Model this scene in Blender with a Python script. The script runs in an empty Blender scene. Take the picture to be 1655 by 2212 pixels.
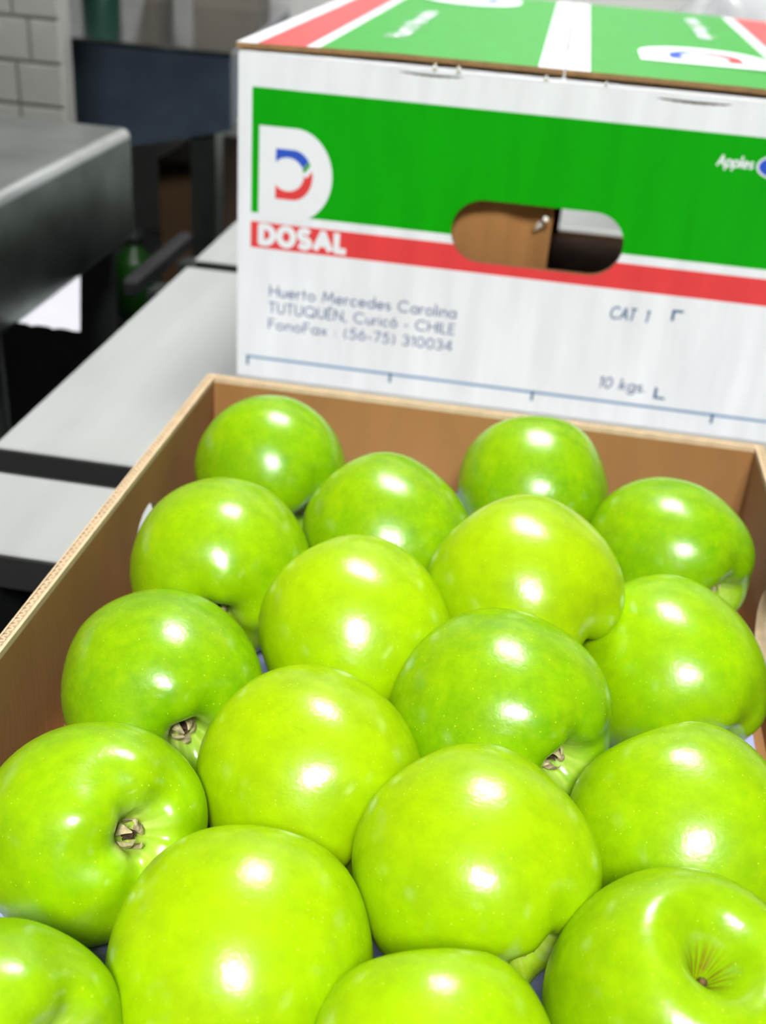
import bpy, math, random
from mathutils import Vector, Quaternion, noise
from mathutils.geometry import tessellate_polygon

# ------------------------------------------------------------------ basics
scene = bpy.context.scene
C = scene.collection
ZO = 1.246                       # camera height above the floor (table top = 0.90 m)
random.seed(4)

# ------------------------------------------------------------------ camera
F_PX = 2406.8
ROLL, PITCH, YAW = 0.0789644, 0.515837, -0.1219933
cy_, sy_ = math.cos(YAW), math.sin(YAW)
cp_, sp_ = math.cos(PITCH), math.sin(PITCH)
cr_, sr_ = math.cos(ROLL), math.sin(ROLL)
FWD = Vector((sy_ * cp_, cy_ * cp_, -sp_))
_r = Vector((cy_, -sy_, 0.0))
_u = _r.cross(FWD)
RIGHT = cr_ * _r + sr_ * _u
UP = -sr_ * _r + cr_ * _u
cam_data = bpy.data.cameras.new('camera')
cam = bpy.data.objects.new('camera', cam_data)
C.objects.link(cam)
from mathutils import Matrix
M = Matrix((RIGHT, UP, -FWD)).transposed().to_4x4()
M.translation = Vector((0, 0, ZO))
cam.matrix_world = M
cam_data.sensor_fit = 'HORIZONTAL'
cam_data.sensor_width = 36.0
cam_data.lens = F_PX * 36.0 / 1655.0
cam_data.clip_start = 0.02
cam_data.dof.use_dof = True
cam_data.dof.focus_distance = 0.375
cam_data.dof.aperture_fstop = 15.0
cam_data.dof.aperture_blades = 7
scene.camera = cam

# ------------------------------------------------------------------ light
world = bpy.data.worlds.new('world')
scene.world = world
world.use_nodes = True
world.node_tree.nodes['Background'].inputs['Color'].default_value = (0.93, 0.97, 1.0, 1)
world.node_tree.nodes['Background'].inputs['Strength'].default_value = 0.05
scene.view_settings.view_transform = 'Standard'
scene.view_settings.look = 'None'
scene.view_settings.gamma = 1.0
scene.view_settings.use_curve_mapping = False
scene.view_settings.exposure = 0.0
LAMP_FRONT = 38.0                # ceiling panel over the counters
LAMP_REAR = 82.0                 # ceiling panel behind the photographer

# ------------------------------------------------------------------ materials
MATS = {}
def nodes_of(name):
    m = bpy.data.materials.new(name)
    m.use_nodes = True
    nt = m.node_tree
    b = nt.nodes['Principled BSDF']
    MATS[name] = m
    return m, nt, b

def mat(name, col, rough=0.5, metal=0.0, var=0.0, scale=20.0, bump=0.0, bscale=60.0, spec=0.5, stretch=(1, 1, 1)):
    m, nt, b = nodes_of(name)
    N, L = nt.nodes, nt.links
    b.inputs['Roughness'].default_value = rough
    b.inputs['Metallic'].default_value = metal
    b.inputs['Specular IOR Level'].default_value = spec
    tc = N.new('ShaderNodeTexCoord')
    mp = N.new('ShaderNodeMapping'); mp.inputs['Scale'].default_value = stretch
    L.new(tc.outputs['Object'], mp.inputs['Vector'])
    nz = N.new('ShaderNodeTexNoise'); nz.inputs['Scale'].default_value = scale; nz.inputs['Detail'].default_value = 5
    L.new(mp.outputs['Vector'], nz.inputs['Vector'])
    r = N.new('ShaderNodeValToRGB')
    r.color_ramp.elements[0].position = 0.3; r.color_ramp.elements[1].position = 0.7
    r.color_ramp.elements[0].color = (*[max(0, c * (1 - var)) for c in col], 1)
    r.color_ramp.elements[1].color = (*[min(1, c * (1 + var)) for c in col], 1)
    L.new(nz.outputs['Fac'], r.inputs['Fac'])
    L.new(r.outputs['Color'], b.inputs['Base Color'])
    if bump:
        n2 = N.new('ShaderNodeTexNoise'); n2.inputs['Scale'].default_value = bscale; n2.inputs['Detail'].default_value = 4
        L.new(mp.outputs['Vector'], n2.inputs['Vector'])
        bp = N.new('ShaderNodeBump'); bp.inputs['Strength'].default_value = bump; bp.inputs['Distance'].default_value = 0.002
        L.new(n2.outputs['Fac'], bp.inputs['Height']); L.new(bp.outputs['Normal'], b.inputs['Normal'])
    return m

mat('carton_inside', (0.33, 0.155, 0.045), 0.8, var=0.13, scale=25, bump=0.15, bscale=300, stretch=(1, 1, 0.35))
mat('carton_edge', (0.60, 0.45, 0.28), 0.85, var=0.1, scale=150)
mat('carton_edge_dark', (0.30, 0.17, 0.07), 0.85, var=0.2, scale=150)
mat('print_white', (0.80, 0.83, 0.86), 0.45, var=0.02, scale=12)
mat('print_red', (0.72, 0.045, 0.045), 0.45, var=0.05)
mat('print_green', (0.004, 0.33, 0.004), 0.45, var=0.05)
mat('print_blue', (0.02, 0.085, 0.55), 0.45, var=0.05)
mat('print_navy', (0.07, 0.13, 0.28), 0.5, var=0.1)
mat('print_teal', (0.012, 0.10, 0.24), 0.5, var=0.1)
mat('print_ruler', (0.15, 0.30, 0.50), 0.5, var=0.1)
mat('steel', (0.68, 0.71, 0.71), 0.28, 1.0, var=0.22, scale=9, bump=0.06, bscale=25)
mat('steel_dark', (0.17, 0.20, 0.18), 0.32, 1.0, var=0.3, scale=14, bump=0.1, bscale=30)  # darker copy of the steel; on the skirt it carries painted shade
mat('steel_bright', (0.62, 0.65, 0.66), 0.16, 1.0, var=0.1, scale=6, bump=0.04, bscale=12)
mat('counter_apron', (0.11, 0.15, 0.205), 0.33, 0.75, var=0.4, scale=5)
mat('slab', (0.37, 0.385, 0.37), 0.38, 0.0, var=0.12, scale=7, bump=0.04, bscale=40, stretch=(2.4, 0.5, 1))
mat('frame_dark', (0.045, 0.05, 0.05), 0.45, 0.6, var=0.2)
mat('gap_shade', (0.008, 0.008, 0.008), 0.8, var=0.2)  # near-black colour standing in for shade in the table gaps
mat('rail', (0.022, 0.022, 0.025), 0.5, 0.5, var=0.2)
mat('floor_dark', (0.045, 0.042, 0.04), 0.6, 0.0, var=0.3, scale=3)
mat('ceiling_white', (0.35, 0.35, 0.34), 0.8, var=0.03, scale=2)
mat('wall_paint', (0.62, 0.62, 0.60), 0.35, var=0.12, scale=2.2)
mat('grout', (0.19, 0.185, 0.17), 0.9, var=0.15)
mat('tile_glaze', (0.36, 0.36, 0.33), 0.30, var=0.09, scale=14)
mat('paper_white', (0.50, 0.50, 0.54), 0.7, var=0.02)
mat('pulp_liner', (0.42, 0.46, 0.80), 0.85, var=0.12, scale=120, bump=0.5, bscale=260)
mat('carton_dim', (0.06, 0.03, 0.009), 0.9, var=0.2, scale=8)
mat('plastic_green', (0.006, 0.06, 0.002), 0.4, var=0.1)
mat('bottle_green', (0.015, 0.075, 0.05), 0.2, var=0.1)
mat('taupe', (0.11, 0.095, 0.075), 0.5, var=0.15, scale=6)
mat('calyx_dry', (0.44, 0.36, 0.20), 0.9, var=0.45, scale=380)
mat('stamen_dry', (0.065, 0.035, 0.015), 0.9, var=0.4, scale=400)
mat('stem_brown', (0.16, 0.085, 0.025), 0.8, var=0.4, scale=300)
mat('glue', (0.85, 0.84, 0.76), 0.15, var=0.02)
mat('lamp_frame', (0.7, 0.7, 0.7), 0.4, var=0.02)
mat('bag_film', (0.55, 0.57, 0.58), 0.25, var=0.25, scale=10, bump=0.4, bscale=18)

def emit(name, strength):
    m, nt, b = nodes_of(name)
    b.inputs['Base Color'].default_value = (0.9, 0.9, 0.9, 1)
    b.inputs['Emission Color'].default_value = (1.0, 0.995, 0.985, 1)
    b.inputs['Emission Strength'].default_value = strength
emit('lamp_front', LAMP_FRONT)
emit('lamp_rear', LAMP_REAR)

def band_material(name, layers, rib=True, spec=0.22, rough=0.4):
    """White board with flat printed fields; layers = (colour, x0, x1, z0, z1) in metres, None = unbounded."""
    m, nt, b = nodes_of(name)
    N, L = nt.nodes, nt.links
    b.inputs['Roughness'].default_value = rough
    b.inputs['Specular IOR Level'].default_value = spec
    tc = N.new('ShaderNodeTexCoord'); sep = N.new('ShaderNodeSeparateXYZ')
    L.new(tc.outputs['Object'], sep.inputs[0])
    def cmp(sock, op, v):
        n = N.new('ShaderNodeMath'); n.operation = op; n.inputs[1].default_value = v
        L.new(sock, n.inputs[0]); return n.outputs[0]
    def mul(a, c):
        n = N.new('ShaderNodeMath'); n.operation = 'MULTIPLY'
        L.new(a, n.inputs[0]); L.new(c, n.inputs[1]); return n.outputs[0]
    rgb = N.new('ShaderNodeRGB'); rgb.outputs[0].default_value = (0.80, 0.83, 0.86, 1)
    cur = rgb.outputs[0]
    for col, x0, x1, z0, z1 in layers:
        fac = None
        for sock, op, v in ((sep.outputs['X'], 'GREATER_THAN', x0), (sep.outputs['X'], 'LESS_THAN', x1),
                            (sep.outputs['Z'], 'GREATER_THAN', z0), (sep.outputs['Z'], 'LESS_THAN', z1)):
            if v is None: continue
            o = cmp(sock, op, v)
            fac = o if fac is None else mul(fac, o)
        mx = N.new('ShaderNodeMix'); mx.data_type = 'RGBA'
        L.new(fac, mx.inputs[0]); L.new(cur, mx.inputs[6]); mx.inputs[7].default_value = (*col, 1)
        cur = mx.outputs[2]
    # uneven ink
    mp = N.new('ShaderNodeMapping'); mp.inputs['Scale'].default_value = (60, 60, 9)
    L.new(tc.outputs['Object'], mp.inputs['Vector'])
    nz = N.new('ShaderNodeTexNoise'); nz.inputs['Scale'].default_value = 1.0; nz.inputs['Detail'].default_value = 3
    L.new(mp.outputs['Vector'], nz.inputs['Vector'])
    mr = N.new('ShaderNodeMapRange'); mr.inputs[1].default_value = 0.3; mr.inputs[2].default_value = 0.7
    mr.inputs[3].default_value = 0.93; mr.inputs[4].default_value = 1.05
    L.new(nz.outputs['Fac'], mr.inputs[0])
    sc = N.new('ShaderNodeVectorMath'); sc.operation = 'SCALE'
    L.new(cur, sc.inputs[0]); L.new(mr.outputs[0], sc.inputs['Scale'])
    L.new(sc.outputs[0], b.inputs['Base Color'])
    if rib:
        wv = N.new('ShaderNodeTexWave'); wv.bands_direction = 'X'; wv.inputs['Scale'].default_value = 26
        wv.inputs['Distortion'].default_value = 0.6
        L.new(tc.outputs['Object'], wv.inputs['Vector'])
        bp = N.new('ShaderNodeBump'); bp.inputs['Strength'].default_value = 0.05; bp.inputs['Distance'].default_value = 0.001
        L.new(wv.outputs['Fac'], bp.inputs['Height']); L.new(bp.outputs['Normal'], b.inputs['Normal'])
    return m

def apple_material():
    m, nt, b = nodes_of('apple_skin')
    N, L = nt.nodes, nt.links
    tc = N.new('ShaderNodeTexCoord'); oi = N.new('ShaderNodeObjectInfo')
    n1 = N.new('ShaderNodeTexNoise'); n1.inputs['Scale'].default_value = 26; n1.inputs['Detail'].default_value = 4
    n1.inputs['Roughness'].default_value = 0.6
    L.new(tc.outputs['Object'], n1.inputs['Vector'])
    nm = N.new('ShaderNodeTexNoise'); nm.inputs['Scale'].default_value = 190; nm.inputs['Detail'].default_value = 5
    nm.inputs['Roughness'].default_value = 0.7
    L.new(tc.outputs['Object'], nm.inputs['Vector'])
    mxn = N.new('ShaderNodeMix'); mxn.inputs[0].default_value = 0.4
    L.new(n1.outputs['Fac'], mxn.inputs[2]); L.new(nm.outputs['Fac'], mxn.inputs[3])
    mr = N.new('ShaderNodeMapRange'); mr.inputs[1].default_value = 0.38; mr.inputs[2].default_value = 0.64
    L.new(mxn.outputs[0], mr.inputs[0])
    # object colour is each apple's own green; blend towards its yellower patches
    yl = N.new('ShaderNodeMix'); yl.data_type = 'RGBA'; yl.blend_type = 'MIX'
    L.new(oi.outputs['Color'], yl.inputs[6]); yl.inputs[7].default_value = (0.40, 0.56, 0.001, 1)
    k = N.new('ShaderNodeMath'); k.operation = 'MULTIPLY'; k.inputs[1].default_value = 0.5
    L.new(mr.outputs[0], k.inputs[0]); L.new(k.outputs[0], yl.inputs[0])
    mo = N.new('ShaderNodeMapRange'); mo.inputs[1].default_value = 0.34; mo.inputs[2].default_value = 0.66
    mo.inputs[3].default_value = 0.88; mo.inputs[4].default_value = 1.05
    n5 = N.new('ShaderNodeTexNoise'); n5.inputs['Scale'].default_value = 110; n5.inputs['Detail'].default_value = 6
    n5.inputs['Roughness'].default_value = 0.65
    L.new(tc.outputs['Object'], n5.inputs['Vector']); L.new(n5.outputs['Fac'], mo.inputs[0])
    dk = N.new('ShaderNodeVectorMath'); dk.operation = 'SCALE'
    L.new(yl.outputs[2], dk.inputs[0]); L.new(mo.outputs[0], dk.inputs['Scale'])
    # lenticels
    vo = N.new('ShaderNodeTexVoronoi'); vo.inputs['Scale'].default_value = 430; vo.inputs['Randomness'].default_value = 1
    L.new(tc.outputs['Object'], vo.inputs['Vector'])
    lt = N.new('ShaderNodeMapRange'); lt.inputs[1].default_value = 0.17; lt.inputs[2].default_value = 0.07
    lt.inputs[3].default_value = 0; lt.inputs[4].default_value = 0.55
    L.new(vo.outputs['Distance'], lt.inputs[0])
    cell = N.new('ShaderNodeMath'); cell.operation = 'GREATER_THAN'; cell.inputs[1].default_value = 0.55
    sepc = N.new('ShaderNodeSeparateColor'); L.new(vo.outputs['Color'], sepc.inputs[0]); L.new(sepc.outputs[0], cell.inputs[0])
    lm = N.new('ShaderNodeMath'); lm.operation = 'MULTIPLY'; L.new(lt.outputs[0], lm.inputs[0]); L.new(cell.outputs[0], lm.inputs[1])
    c2 = N.new('ShaderNodeMix'); c2.data_type = 'RGBA'
    L.new(lm.outputs[0], c2.inputs[0]); L.new(dk.outputs[0], c2.inputs[6]); c2.inputs[7].default_value = (0.62, 0.72, 0.06, 1)
    # pale flecks around the blossom end, russet around the stem
    a1 = N.new('ShaderNodeAttribute'); a1.attribute_name = 'blossom_end'
    a2 = N.new('ShaderNodeAttribute'); a2.attribute_name = 'stem_end'
    n2 = N.new('ShaderNodeTexNoise'); n2.inputs['Scale'].default_value = 130; n2.inputs['Detail'].default_value = 3
    L.new(tc.outputs['Object'], n2.inputs['Vector'])
    def patch(attr, lo, hi, gain):
        r = N.new('ShaderNodeMapRange'); r.inputs[1].default_value = lo; r.inputs[2].default_value = hi
        L.new(n2.outputs['Fac'], r.inputs[0])
        m1 = N.new('ShaderNodeMath'); m1.operation = 'MULTIPLY'; L.new(r.outputs[0], m1.inputs[0]); L.new(attr.outputs['Fac'], m1.inputs[1])
        m2 = N.new('ShaderNodeMath'); m2.operation = 'MULTIPLY'; m2.use_clamp = True; m2.inputs[1].default_value = gain
        L.new(m1.outputs[0], m2.inputs[0]); return m2.outputs[0]
    c3 = N.new('ShaderNodeMix'); c3.data_type = 'RGBA'
    L.new(patch(a1, 0.25, 0.5, 1.0), c3.inputs[0]); L.new(c2.outputs[2], c3.inputs[6]); c3.inputs[7].default_value = (0.55, 0.66, 0.15, 1)
    c4 = N.new('ShaderNodeMix'); c4.data_type = 'RGBA'
    L.new(patch(a2, 0.2, 0.45, 1.2), c4.inputs[0]); L.new(c3.outputs[2], c4.inputs[6]); c4.inputs[7].default_value = (0.20, 0.095, 0.008, 1)
    L.new(c4.outputs[2], b.inputs['Base Color'])
    b.inputs['Roughness'].default_value = 0.25
    b.inputs['Specular IOR Level'].default_value = 0.55
    b.inputs['Subsurface Weight'].default_value = 0.05
    b.inputs['Subsurface Radius'].default_value = (0.6, 1.0, 0.1)
    b.inputs['Subsurface Scale'].default_value = 0.006
    nb = N.new('ShaderNodeTexNoise'); nb.inputs['Scale'].default_value = 95; nb.inputs['Detail'].default_value = 3
    L.new(tc.outputs['Object'], nb.inputs['Vector'])
    bp = N.new('ShaderNodeBump'); bp.inputs['Strength'].default_value = 0.12; bp.inputs['Distance'].default_value = 0.0015
    L.new(nb.outputs['Fac'], bp.inputs['Height'])
    nf = N.new('ShaderNodeTexNoise'); nf.inputs['Scale'].default_value = 620; nf.inputs['Detail'].default_value = 2
    L.new(tc.outputs['Object'], nf.inputs['Vector'])
    bp2 = N.new('ShaderNodeBump'); bp2.inputs['Strength'].default_value = 0.22; bp2.inputs['Distance'].default_value = 0.0003
    L.new(nf.outputs['Fac'], bp2.inputs['Height']); L.new(bp.outputs['Normal'], bp2.inputs['Normal'])
    L.new(bp2.outputs['Normal'], b.inputs['Normal'])
apple_material()

# ------------------------------------------------------------------ object helpers
def thing(name, label, cat, loc, group=None):
    o = bpy.data.objects.new(name, None)
    o.empty_display_size = 0.02
    C.objects.link(o)
    o.location = loc
    o['label'] = label; o['category'] = cat
    if group: o['group'] = group
    o['_loc'] = tuple(loc)
    return o

def base_of(o):
    v = Vector((0, 0, 0))
    while o is not None:
        v += o.location
        o = o.parent
    return v

def obj(name, verts, faces, mats, parent=None, loc=None, smooth=False, mi=None, label=None, kind=None):
    """verts in world metres; the object is placed at parent (or loc)."""
    off = base_of(parent) if parent else Vector(loc or (0, 0, 0))
    me = bpy.data.meshes.new(name)
    me.from_pydata([tuple(Vector(v) - off) for v in verts], [], faces)
    for m in (mats if isinstance(mats, (list, tuple)) else [mats]):
        me.materials.append(MATS[m])
    if mi:
        for p, i in zip(me.polygons, mi): p.material_index = i
    if smooth:
        for p in me.polygons: p.use_smooth = True
    me.update()
    o = bpy.data.objects.new(name, me)
    C.objects.link(o)
    if parent: o.parent = parent
    else: o.location = off
    if label: o['label'] = label
    if kind: o['kind'] = kind
    return o

def box_geo(x0, x1, y0, y1, z0, z1, b=0.0):
    """box; with b > 0 all twelve edges are chamfered."""
    if b <= 0:
        v = [(x, y, z) for z in (z0, z1) for y in (y0, y1) for x in (x0, x1)]
        f = [(0, 2, 3, 1), (4, 5, 7, 6), (0, 1, 5, 4), (2, 6, 7, 3), (0, 4, 6, 2), (1, 3, 7, 5)]
        return v, f
    v, idx = [], {}
    X, Y, Z = (x0, x1), (y0, y1), (z0, z1)
    for i in (0, 1):
        for j in (0, 1):
            for k in (0, 1):
                s = lambda a, q: q[a] + (b if a == 0 else -b)
                for ax in range(3):
                    p = [s(i, X), s(j, Y), s(k, Z)]
                    p[ax] = (X, Y, Z)[ax][(i, j, k)[ax]]
                    idx[(i, j, k, ax)] = len(v); v.append(tuple(p))
    f = []
    cen = Vector(((x0 + x1) / 2, (y0 + y1) / 2, (z0 + z1) / 2))
    def add(q):
        a, c, d = (Vector(v[q[0]]), Vector(v[q[1]]), Vector(v[q[2]]))
        n = (c - a).cross(d - a)
        mid = sum((Vector(v[t]) for t in q), Vector()) / len(q)
        f.append(tuple(q) if n.dot(mid - cen) > 0 else tuple(reversed(q)))
    for ax in range(3):
        o1, o2 = [a for a in range(3) if a != ax]
        for s in (0, 1):
            q = []
            for (a, c) in ((0, 0), (1, 0), (1, 1), (0, 1)):
                ijk = [0, 0, 0]; ijk[ax] = s; ijk[o1] = a; ijk[o2] = c
                q.append(idx[(*ijk, ax)])
            add(q)
    for ax in range(3):
        o1, o2 = [a for a in range(3) if a != ax]
        for a in (0, 1):
            for c in (0, 1):
                p = [0, 0, 0]; p[o1] = a; p[o2] = c
                p0 = list(p); p0[ax] = 0; p1 = list(p); p1[ax] = 1
                add([idx[(*p0, o1)], idx[(*p1, o1)], idx[(*p1, o2)], idx[(*p0, o2)]])
    for i in (0, 1):
        for j in (0, 1):
            for k in (0, 1):
                add([idx[(i, j, k, a)] for a in range(3)])
    return v, f

def box(name, dims, m, parent=None, b=0.0, **kw):
    v, f = box_geo(*dims, b=b)
    return obj(name, v, f, m, parent, **kw)

def merge(parts):
    V, Fs = [], []
    for v, f in parts:
        o = len(V); V += list(v); Fs += [tuple(i + o for i in q) for q in f]
    return V, Fs

def panel_geo(outer, holes, place, t):
    """flat panel: 2D outline and holes; place(u, v, d) -> world; thickness t. Material 0 face, 1 back, 2 cut edges."""
    loops = [outer] + holes
    flat = [p for l in loops for p in l]
    tris = tessellate_polygon([[Vector((p[0], p[1], 0)) for p in l] for l in loops])
    n = len(flat)
    V = [place(u, v, 0) for u, v in flat] + [place(u, v, t) for u, v in flat]
    Fs, mi = [], []
    for tr in tris:
        a, b_, c = (flat[i] for i in tr)
        ccw = (b_[0] - a[0]) * (c[1] - a[1]) - (b_[1] - a[1]) * (c[0] - a[0]) > 0
        tr = tuple(tr) if ccw else tuple(reversed(tr))
        Fs.append(tr); mi.append(0)
        Fs.append(tuple(i + n for i in reversed(tr))); mi.append(1)
    s = 0
    for l in loops:
        k = len(l)
        for i in range(k):
            a, b_ = s + i, s + (i + 1) % k
            Fs.append((a, a + n, b_ + n, b_)); mi.append(2)
        s += k
    return V, Fs, mi

def stadium(u0, u1, v0, v1, n=14):
    r = (v1 - v0) / 2; cv = (v0 + v1) / 2
    p = []
    for i in range(n + 1):
        a = -math.pi / 2 + math.pi * i / n
        p.append((u1 - r + r * math.cos(a), cv + r * math.sin(a)))
    for i in range(n + 1):
        a = math.pi / 2 + math.pi * i / n
        p.append((u0 + r + r * math.cos(a), cv + r * math.sin(a)))
    return p

def lathe(profile, cx, cy, n=20):
    V, Fs = [], []
    for (r, z) in profile:
        for i in range(n):
            a = 2 * math.pi * i / n
            V.append((cx + r * math.cos(a), cy + r * math.sin(a), z))
    for j in range(len(profile) - 1):
        for i in range(n):
            a, b_ = j * n + i, j * n + (i + 1) % n
            Fs.append((a, b_, b_ + n, a + n))
    Fs.append(tuple(reversed(range(n)))); Fs.append(tuple(range((len(profile) - 1) * n, len(profile) * n)))
    return V, Fs

def tube(path, rad, n=8):
    V, Fs = [], []
    path = [Vector(p) for p in path]
    for j, p in enumerate(path):
        d = (path[min(j + 1, len(path) - 1)] - path[max(j - 1, 0)]).normalized()
        a = d.orthogonal().normalized(); b_ = d.cross(a)
        r = rad[j] if isinstance(rad, (list, tuple)) else rad
        for i in range(n):
            t = 2 * math.pi * i / n
            V.append(p + a * (r * math.cos(t)) + b_ * (r * math.sin(t)))
    for j in range(len(path) - 1):
        for i in range(n):
            a, b_ = j * n + i, j * n + (i + 1) % n
            Fs.append((a, b_, b_ + n, a + n))
    Fs.append(tuple(reversed(range(n)))); Fs.append(tuple(range((len(path) - 1) * n, len(path) * n)))
    return V, Fs

# ------------------------------------------------------------------ the room
box('floor', (-3.2, 3.2, -3.0, 2.72, -0.06, 0.0), 'floor_dark', kind='structure')
box('ceiling', (-3.2, 3.2, -3.0, 2.72, 2.78, 2.84), 'ceiling_white', kind='structure')
box('wall_back', (-3.2, 3.2, 2.62, 2.72, 0.0, 2.78), 'wall_paint', kind='structure')

# tiled partition end beside the counters: mortar body and single glazed tiles
PX1, PY0, PY1 = -0.648, 1.48, 1.505
part = box('wall_left', (-3.2, PX1 - 0.006, PY0, PY1, 0.0, 2.78), 'grout', kind='structure')
TW, TH, TG = 0.150, 0.0545, 0.004
row_z = ZO - 0.2945               # a joint in view
proto = {}
for r in range(-5, 9):
    z0 = row_z + r * TH
    off = PX1 - 0.006 + (-0.0415 if r > 0 and r % 2 == 1 else -0.062)
    for c in range(-1, 6):
        x1 = off - c * TW; x0 = x1 - TW
        x1c = min(x1, PX1 - 0.004)
        if x1c - x0 < 0.01: continue
        key = round(x1c - x0, 4)
        if key not in proto:
            v, f = box_geo(-(x1c - x0) + TG, 0, -0.006, 0, 0, TH - TG, b=0.0016)
            t = obj('tile', v, f, 'tile_glaze', part); proto[key] = t
        else:
            t = proto[key].copy(); C.objects.link(t); t.parent = part
        t.location = (x1c, PY0, z0)
v, f = box_geo(PX1 - 0.006, PX1, PY0 - 0.004, PY1, 0.0, 2.78, b=0.002)
obj('edge_trim', v, f, 'tile_glaze', part)

# ceiling panel lamps
def panel_lamp(x, y, size, m, label):
    z = 2.74
    t = thing('ceiling_lamp', label, 'lamp', (x, y, z), 'square ceiling panel lamps')
    s = size / 2
    fr = [box_geo(x - s - .03, x + s + .03, y - s - .03, y - s, z, z + .04), box_geo(x - s - .03, x + s + .03, y + s, y + s + .03, z, z + .04),
          box_geo(x - s - .03, x - s, y - s, y + s, z, z + .04), box_geo(x + s, x + s + .03, y - s, y + s, z, z + .04)]
    obj('frame', *merge(fr), 'lamp_frame', t)
    box('diffuser', (x - s, x + s, y - s, y + s, z + .008, z + .03), m, t)
panel_lamp(-0.03, 1.36, 0.62, 'lamp_front', 'square white panel lamp in the ceiling above the steel counters')
panel_lamp(0.10, -1.36, 0.72, 'lamp_rear', 'square white panel lamp in the ceiling, well away from the counters')

# ------------------------------------------------------------------ work table of pale slabs
TT = 0.90
tbl = thing('work_table', 'pale grey slab-topped work table under the cartons, with dark gaps', 'table', (0.15, 0.8, 0))
for (y0, y1) in ((1.062, 1.36), (0.622, 1.036), (0.500, 0.589), (0.02, 0.40)):
    sl = box('slab', (-0.342, 0.62, y0, y1, TT - 0.022, TT), 'slab', tbl, b=0.002)
    box('gap_shade_strip', (-0.340, 0.618, y0 - .003, y0 - .0002, TT - .022, TT - .0015), 'gap_shade', sl)  # dark strips added on the slab edges to paint the gaps' shade
    box('gap_shade_strip', (-0.340, 0.618, y1 + .0002, y1 + .003, TT - .022, TT - .0015), 'gap_shade', sl)
fr = [box_geo(-0.325, -0.285, 0.03, 1.35, TT - .075, TT - .0222), box_geo(0.56, 0.60, 0.03, 1.35, TT - .075, TT - .0222),
      box_geo(-0.285, 0.56, 0.03, 0.07, TT - .075, TT - .0222), box_geo(-0.285, 0.56, 1.31, 1.35, TT - .075, TT - .0222)]
obj('frame', *merge(fr), 'frame_dark', tbl)
for x in (-0.305, 0.58):
    for y in (0.05, 1.33):
        box('leg', (x - .02, x + .02, y - .02, y + .02, 0, TT - .076), 'frame_dark', tbl)
box('undershelf', (-0.28, 0.555, 0.03, 1.35, 0.62, 0.64), 'frame_dark', tbl)
rl = box('side_rail', (-0.416, -0.400, 1.05, 1.24, ZO - .392, ZO - .372), 'rail', tbl, b=0.004)
for y in (1.08, 1.18):
    box('bracket', (-0.40, -0.3255, y, y + .03, ZO - .402, ZO - .3922), 'frame_dark', rl)

# ------------------------------------------------------------------ stainless table, left
SX, SY = -0.456, 1.205
ST, SB = ZO - 0.254, ZO - 0.371
stt = thing('steel_table', 'stainless steel table with deep folded skirt and bright rounded edge', 'table', (-0.9, 0.6, 0))
def rounded_top(x0, x1, y0, y1, z0, z1, r, n=6, t=0.002):
    """table top with an apron all round and a rounded upper edge."""
    def ring(ins, z):
        p = []
        rc = max(0.002, r * 0.8 - ins)
        for (cx, cy, a0) in ((x1 - ins - rc, y1 - ins - rc, 0), (x0 + ins + rc, y1 - ins - rc, 90), (x0 + ins + rc, y0 + ins + rc, 180), (x1 - ins - rc, y0 + ins + rc, 270)):
            for i in range(n + 1):
                a = math.radians(a0 + 90 * i / n); p.append((cx + rc * math.cos(a), cy + rc * math.sin(a), z))
        return p
    rings = [ring(0.03, z0 + t), ring(t, z0 + t), ring(t * 0.3, z0), ring(0, z0 + t), ring(0, z1 - r)]
    for i in range(1, n + 1):
        a = math.pi / 2 * i / n
        rings.append(ring(r * (1 - math.cos(a)), z1 - r + r * math.sin(a)))
    V = [p for R_ in rings for p in R_]; k = len(rings[0]); Fs = []
    for j in range(len(rings) - 1):
        for i in range(k):
            a, b_ = j * k + i, j * k + (i + 1) % k
            Fs.append((a, b_, b_ + k, a + k))
    Fs.append(tuple(range((len(rings) - 1) * k, len(rings) * k)))
    Fs.append(tuple(reversed(range(k))))
    return V, Fs
V_, F_ = rounded_top(-1.45, SX, 0.0, SY, SB, ST, 0.010)
kk = 28
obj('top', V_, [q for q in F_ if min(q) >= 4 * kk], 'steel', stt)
obj('skirt', V_, [q for q in F_ if min(q) < 4 * kk], 'steel_dark', stt)  # same metal as the top, its shaded side put into the colour
box('shade_sheet', (-1.42, SX - 0.022, 1.178, 1.19, 0.15, SB + .0025), 'frame_dark', stt)  # dark sheet added to stand in for shade under the table
for (x, y) in ((-0.513, 0.93), (-0.56, 0.08), (-1.40, 0.08), (-1.40, 1.15)):
    obj('leg', *lathe([(0.021, 0.0), (0.021, SB + .003)], x, y, 16), 'frame_dark', stt, smooth=True)
# torn paper tucked under the skirt, its free corner sticking out
PZ = SB - 0.0004
edge = []
A_, B_ = Vector((SX - .002, .900, PZ)), Vector((-0.414, .938, ZO - .388))
for i in range(13):
    t = i / 12
    p = A_.lerp(B_, t)
    edge.append(p + Vector((0, .0022 * math.sin(t * 19) + .0012 * math.sin(t * 41), 0)) * (1 - abs(2 * t - 1) ** 4))
outl = edge + [Vector((SX - .001, 1.045, PZ)), Vector((SX - .05, 1.052, PZ)), Vector((SX - .05, .905, PZ))]
V_ = outl + [p - Vector((0, 0, .0004)) for p in outl]
k = len(outl)
F_ = []
mid = len(edge)
for i in range(12): F_ += [(mid, i, i + 1), (mid + k, i + 1 + k, i + k)]
F_ += [(mid, mid + 1, mid + 2, 0), (mid + k, k, mid + 2 + k, mid + 1 + k)]
F_ += [(i, i + k, (i + 1) % k + k, (i + 1) % k) for i in range(k)]
pp = obj('paper_sheet', V_, F_, 'paper_white', loc=(SX - .02, .97, PZ - .001))
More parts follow.
